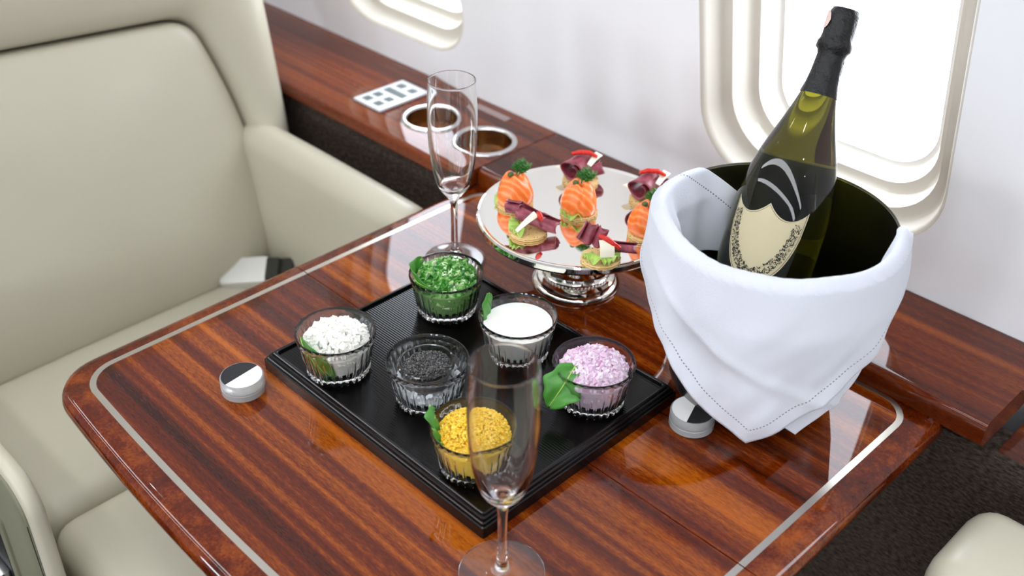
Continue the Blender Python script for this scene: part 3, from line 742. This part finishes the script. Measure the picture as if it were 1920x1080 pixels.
def meat_canape(loc, rz, label, kind):
    t = empty('cured_meat_canape', loc, label, 'canape', 'cured meat canapes on the stand', (0, 0, rz)); crackers(t)
    # local x = image right, local y = away from the camera
    if kind == 'front':
        lettuce(t, -3.0, .3, .0085, .001, .008)
        ham_roll(t, (-.015, .004, .0165), (.25, .25, .55), .018, .0075, .0060, 1.2, .8); ham_roll(t, (-.006, .002, .0150), (.30, .2, .60), .017, .0070, .0065, 1.2, .7)
        ham_roll(t, (.006, .004, .0130), (1, -.05, -.08), .026, .0062, .0062, 1.2, .6)
        shaving(t, (.004, -.0065, .0165), .15, .013, .016, 1.0); pepper(t, [(-.003, -.001, .0265), (.004, -.003, .0245), (.010, -.005, .0205), (.016, -.006, .0170)], .0026)
    elif kind == 'left':
        lettuce(t, 1.9, 4.4, .0085, .002, .008)
        ham_roll(t, (-.021, .006, .0250), (1, -.15, -.10), .014, .0065, .0060, 1.3, .9); ham_roll(t, (-.010, .004, .0205), (1, -.28, -.30), .026, .0095, .0080, 1.1, .7)
        ham_roll(t, (.010, -.001, .0135), (1, -.25, -.25), .018, .0085, .0080, 1.1, .7)
        shaving(t, (-.002, -.009, .0160), -.85, .007, .026, .35, .5, .45); pepper(t, [(.009, -.004, .0255), (.0105, -.006, .0215), (.0125, -.008, .0180)], .0028)
    else:
        ham_roll(t, (-.012, -.010, .0165), (.50, .75, .05), .028, .0115, .0090, 1.35, .9, 2.0); ham_roll(t, (.004, .000, .0130), (1, .25, .05), .018, .0085, .0080, 1.1, .8)
        shaving(t, (.013, .004, .0225), -.5, .008, .024, .1, .3, .6); shaving(t, (-.017, .006, .0100), .6, .010, .014, .2)
        pepper(t, [(-.010, .002, .0300), (-.002, .004, .0310), (.008, .004, .0305), (.016, .002, .0270)], .0025)
    return t
SZ = PZ
HR = CAMR
salmon_canape((-0.6604, 0.6673, SZ), HR, 'orange salmon canape at the far left of the stand', 0.4)
salmon_canape((-0.6061, 0.7007, SZ), HR, 'orange salmon canape with dill in the middle of the stand', 1.9)
salmon_canape((-0.5349, 0.7171, SZ), HR, 'orange salmon canape at the right edge beside the ice bucket', 3.3)
meat_canape((-0.6477, 0.7486, SZ), HR, 'dark cured meat canape at the far edge of the stand', 'back')
meat_canape((-0.5756, 0.7680, SZ), HR, 'dark cured meat canape at the far right of the stand', 'back')
meat_canape((-0.6141, 0.6390, SZ), HR, 'dark cured meat canape with long cheese shaving on the left of the stand', 'left')
meat_canape((-0.5351, 0.6524, SZ), HR, 'dark cured meat canape with lettuce at the near edge of the stand', 'front')

# ------------------------------------------------------------------ ice bucket, bottle, napkin
BC = Vector((-.3849, .6886, .0004)); RZ = .173
bu = empty('ice_bucket', BC, 'brushed steel ice bucket wrapped in a white napkin', 'bucket')
bm = bmesh.new()
lathe(bm, [(.0005, .001), (.056, .0), (.0615, .0015), (.0665, .006), (.0725, .018), (.0775, .042), (.0835, .090), (.0888, .135), (.0925, .168), (.0935, .1735), (.0945, .1745), (.0942, .1738), (.0932, .1730)], 96, None, True, False)
finish('bucket_body', bm, 'steel', bu, 40)
bm = bmesh.new(); lathe(bm, [(.0932, .1730), (.0918, .168), (.0880, .135), (.0827, .090), (.0767, .042), (.0716, .018), (.0655, .007), (.0600, .0035), (.0005, .0032)], 96, None, False, True); finish('bucket_lining', bm, 'steel_in', bu, 40)
LB = .318
dcam = Vector((-BC.x, -BC.y)).normalized(); side = Vector((-dcam.y, dcam.x))
Bb = Vector((BC.x + .016 * dcam.x - .019 * side.x, BC.y + .016 * dcam.y - .019 * side.y, .026))
Tt = Vector((-.4245, .8095, .3062)); axb = (Tt - Bb).normalized()
qb = axb.to_track_quat('Z', 'Y')
LB = (Tt - Bb).length
bo = empty('champagne_bottle', Bb, 'dark olive champagne bottle with cream shield label leaning in the ice bucket', 'bottle')
bo.rotation_mode = 'QUATERNION'; bo.rotation_quaternion = qb
BP = [(0, .026), (.012, .034), (.03, .0380), (.10, .0392), (.30, .0402), (.44, .0402), (.50, .0392), (.55, .0368), (.60, .0330), (.65, .0277), (.70, .0220), (.75, .0170), (.79, .0138), (.83, .0120), (.87, .0110), (.90, .0108)]
def br(f):
    for (a, ra), (b, rb) in zip(BP[:-1], BP[1:]):
        if f <= b: return ra + (rb - ra) * (f - a) / (b - a)
    return BP[-1][1]
def smooth_prof(n=60, a=0.03, b=.90): return [(sum(br(min(.9, max(.03, a + (b - a) * k / n + d))) for d in (-.02, -.01, 0, .01, .02)) / 5, (a + (b - a) * k / n) * LB) for k in range(n + 1)]
bm = bmesh.new(); lathe(bm, [(.0005, .006), (.024, .002), (.030, .0), (.035, .003)] + smooth_prof() , 80, None, True, True); finish('glass_body', bm, 'bottle', bo, 50)
def brs(f): return sum(br(min(.9, max(.03, f + d))) for d in (-.02, -.01, 0, .01, .02)) / 5
bm = bmesh.new(); pr = [(brs(f) + .0006, f * LB) for f in (.772, .80, .83, .86, .875)] + [(.0125, .885 * LB), (.0145, .893 * LB), (.0147, .908 * LB), (.0136, .916 * LB), (.0128, .926 * LB), (.0127, .955 * LB), (.0122, .984 * LB), (.0105, .998 * LB), (.0004, 1.0 * LB)]
lathe(bm, pr, 72, lambda a, k: 1 + .012 * math.sin(a * 9 + k) + .01 * math.sin(a * 4 - k * 2), False, True); finish('foil_cap', bm, 'foil', bo, 60)
# label: shield shaped patch wrapped on the glass.  angle 0 = towards the camera
inv = qb.inverted(); vc = inv @ (Vector((0, 0, .62)) - (Bb + axb * LB * .4)); A0 = math.atan2(vc.y, vc.x) - math.radians(14)
def on_bottle(u, v, off):   # u across (m), v along the axis (m)
    r = brs(v / LB) + off; a = A0 + u / .0402; return (r * math.cos(a), r * math.sin(a), v)
LW, LV0, LV1 = .0335, .262 * LB, .475 * LB
def lab_low(x): return LV0 + (LV1 - LV0) * (1 - math.sqrt(max(0, 1 - x * x)) ** 1.0) * .94
def lab_top(x):
    t = abs(x); s = (t - .5) / .5; return LV1 - (LV1 - LV0) * .155 * (1 - s * s) + (.0 if x else 0)
def label_patch(name, k, off, mat, nx=48, ny=24, inset=0):
    bm = bmesh.new(); g = []
    for i in range(nx + 1):
        x = -1 + 2 * i / nx; lo_, hi_ = lab_low(x) + inset, lab_top(x) - inset
        g.append([on_bottle(x * (LW - inset), lo_ + (hi_ - lo_) * j / ny, off) for j in range(ny + 1)])
    rings(bm, g, False); return finish(name, bm, mat, bo, 60)
label_patch('label', 1, .00025, 'label')
def label_line(ins, w, off, name):
    top_ = [(x, lab_top(x)) for x in [-1 + 2 * i / 60 for i in range(61)]]; low_ = [(x, lab_low(x)) for x in [1 - 2 * i / 80 for i in range(81)]]
    sc_ = lambda p, k: ((p[0]) * (LW - k), (p[1] - (LV0 + LV1) / 2) * (1 - k / ((LV1 - LV0) / 2)) + (LV0 + LV1) / 2)
    P = top_ + low_; bm = bmesh.new()
    rings(bm, [[on_bottle(*sc_(p, ins), off) for p in P], [on_bottle(*sc_(p, ins + w), off) for p in P]], True); finish(name, bm, 'ink', bo, 60)
label_line(.0013, .00045, .00040, 'label_border')
bm = bmesh.new(); rnd = random.Random(3)
for i in range(900):        # printed vine: small leaves and curls following the lower edge
    a = rnd.uniform(math.radians(188), math.radians(352)); k = rnd.random() ** 1.1
    dens = .085 + .10 * abs(math.sin(a * 1.0)) ** 1
    ex, ey = math.cos(a), math.sin(a); f = .915 - .21 * k * (.55 + .45 * abs(math.cos(a)))
    u = ex * LW * f; vmid = LV0 + (LV1 - LV0) * .94; v = vmid + ey * (LV1 - LV0) * .94 * f
    l = rnd.uniform(.0005, .0014); w = l * rnd.uniform(.14, .36); th = rnd.uniform(0, PI); c_, s_ = math.cos(th), math.sin(th)
    pts = [(l * math.cos(t), w * math.sin(t)) for t in (0, 1.05, 2.1, 3.14, 4.2, 5.2)]
    try: bm.faces.new([bm.verts.new(on_bottle(u + p * c_ - q * s_, v + p * s_ + q * c_, .00042)) for p, q in pts])
    except ValueError: pass
tag(finish('label_vine_print', bm, 'ink', bo, 0), kind='stuff')
bm = bmesh.new(); aS = A0 - math.radians(62)
g = []
for i in range(9):
    a = aS + (i / 8 - .5) * 1.1; w = math.sqrt(max(0, 1 - ((i / 8 - .5) * 2) ** 2))
    g.append([(.0134 * math.cos(a), .0134 * math.sin(a), (.962 + .024 * w * s) * LB) for s in (-1, -.5, 0, .5, 1)])
rings(bm, g, False); o = finish('foil_seal', bm, 'seal', bo, 60); o['label'] = 'pale pink round seal on the black foil'

# napkin: a square cloth folded over the rim, corner hanging in front
PH0 = math.atan2(dcam.y, dcam.x)
QT = .168; RR = .0942; RO = .0042
def cloth(name, p0, qt, rad, parent, left=.345, right=.152, inL=.078, seedv=0.0, low=None, hem=0.0):
    bm = bmesh.new(); uvl = bm.loops.layers.uv.new('UVMap'); cols = []; npn = 150; nv = 72; uvs = {}
    ps = sorted(set([p0] + [p0 - left + (left + right) * i / npn for i in range(npn + 1)]))
    SLP = lambda d: .73 if d < 0 else .77
    for p in ps:
        d = p - p0; s1 = qt - abs(d) * SLP(d)
        s0 = (-inL if d < .06 else -min(inL, max(.006, (right - d) * .95))) if low is None else low
        s1 = max(s1, s0 + .002); row = []
        ph = PH0 + math.radians(3) + p / .0985
        lift = .010 * math.exp(-((d + .125) / .045) ** 2) + .004 * math.exp(-((d - .15) / .03) ** 2)
        for j in range(nv + 1):
            s = s0 + (s1 - s0) * j / nv; h = PI / 2 * RO
            if s < -h: r = RR - RO - .10 * (-s - h) + (.004 * math.sin(p * 60 + 1) + .003 * math.sin(p * 130)) * min(1, (-s - h) / .03) - .006 * min(1, (-s - h) / .02); z = RZ - (-s - h)
            elif s <= h: r = RR + RO * math.sin(s / RO); z = RZ + RO * math.cos(s / RO)
            else:
                q = s - h; r = RR + RO + rad + .0025 * math.sin(min(1, q / .06) * PI / 2) - .125 * max(0, q - .045)
                am = min(1, q / .07); sd = 1 - math.exp(-(abs(d) / .05) ** 2)
                r += am * (.0016 * math.sin(p * 46 + q * 25 + seedv) + .0012 * math.sin(p * 95 - q * 50 + 1 + seedv) + .0012 * sd * math.sin((abs(d) - q) * 70 + seedv)) + .0042 * noise.noise((p * 16 + 3, q * 20, seedv)) * am + .0020 * noise.noise((p * 45, q * 38 + p * 20, seedv)) * am + .0020 * am * math.exp(-(((q - .085) - p * .55) / .006) ** 2)
                z = RZ - q
            z += (lift + .0022 * noise.noise((p * 22, 0, 1.5 + seedv))) * max(0, 1 - abs(s) / .05)
            v = bm.verts.new((r * math.cos(ph), r * math.sin(ph), z)); row.append(v)
            uvs[v] = ((qt - abs(d) * SLP(d) - s) * .8 + hem, (abs(d) - s) * .72 + .2 + (.5 if d < 0 else 0))
        cols.append(row)
    for a, b in zip(cols[:-1], cols[1:]):
        for j in range(nv): bm.faces.new((a[j], b[j], b[j + 1], a[j + 1]))
    for f in bm.faces:
        for l in f.loops: l[uvl].uv = uvs[l.vert]
    me = bpy.data.meshes.new(name); bm.normal_update(); bm.to_mesh(me); bm.free(); me.materials.append(M['linen'])
    for p in me.polygons: p.use_smooth = True
    o = bpy.data.objects.new(name, me); COL.objects.link(o)
    if parent: o.parent = parent
    md = o.modifiers.new('thick', 'SOLIDIFY'); md.thickness = .0011; md.offset = 0
    return o
nk = empty('napkin', BC, 'white hemstitched linen napkin draped over the ice bucket', 'napkin')
cloth('cloth', 0.0, QT, .0034, nk)
cloth('under_fold', .050, .1660, -.0065, nk, left=.042, right=.104, low=.045, hem=.3)
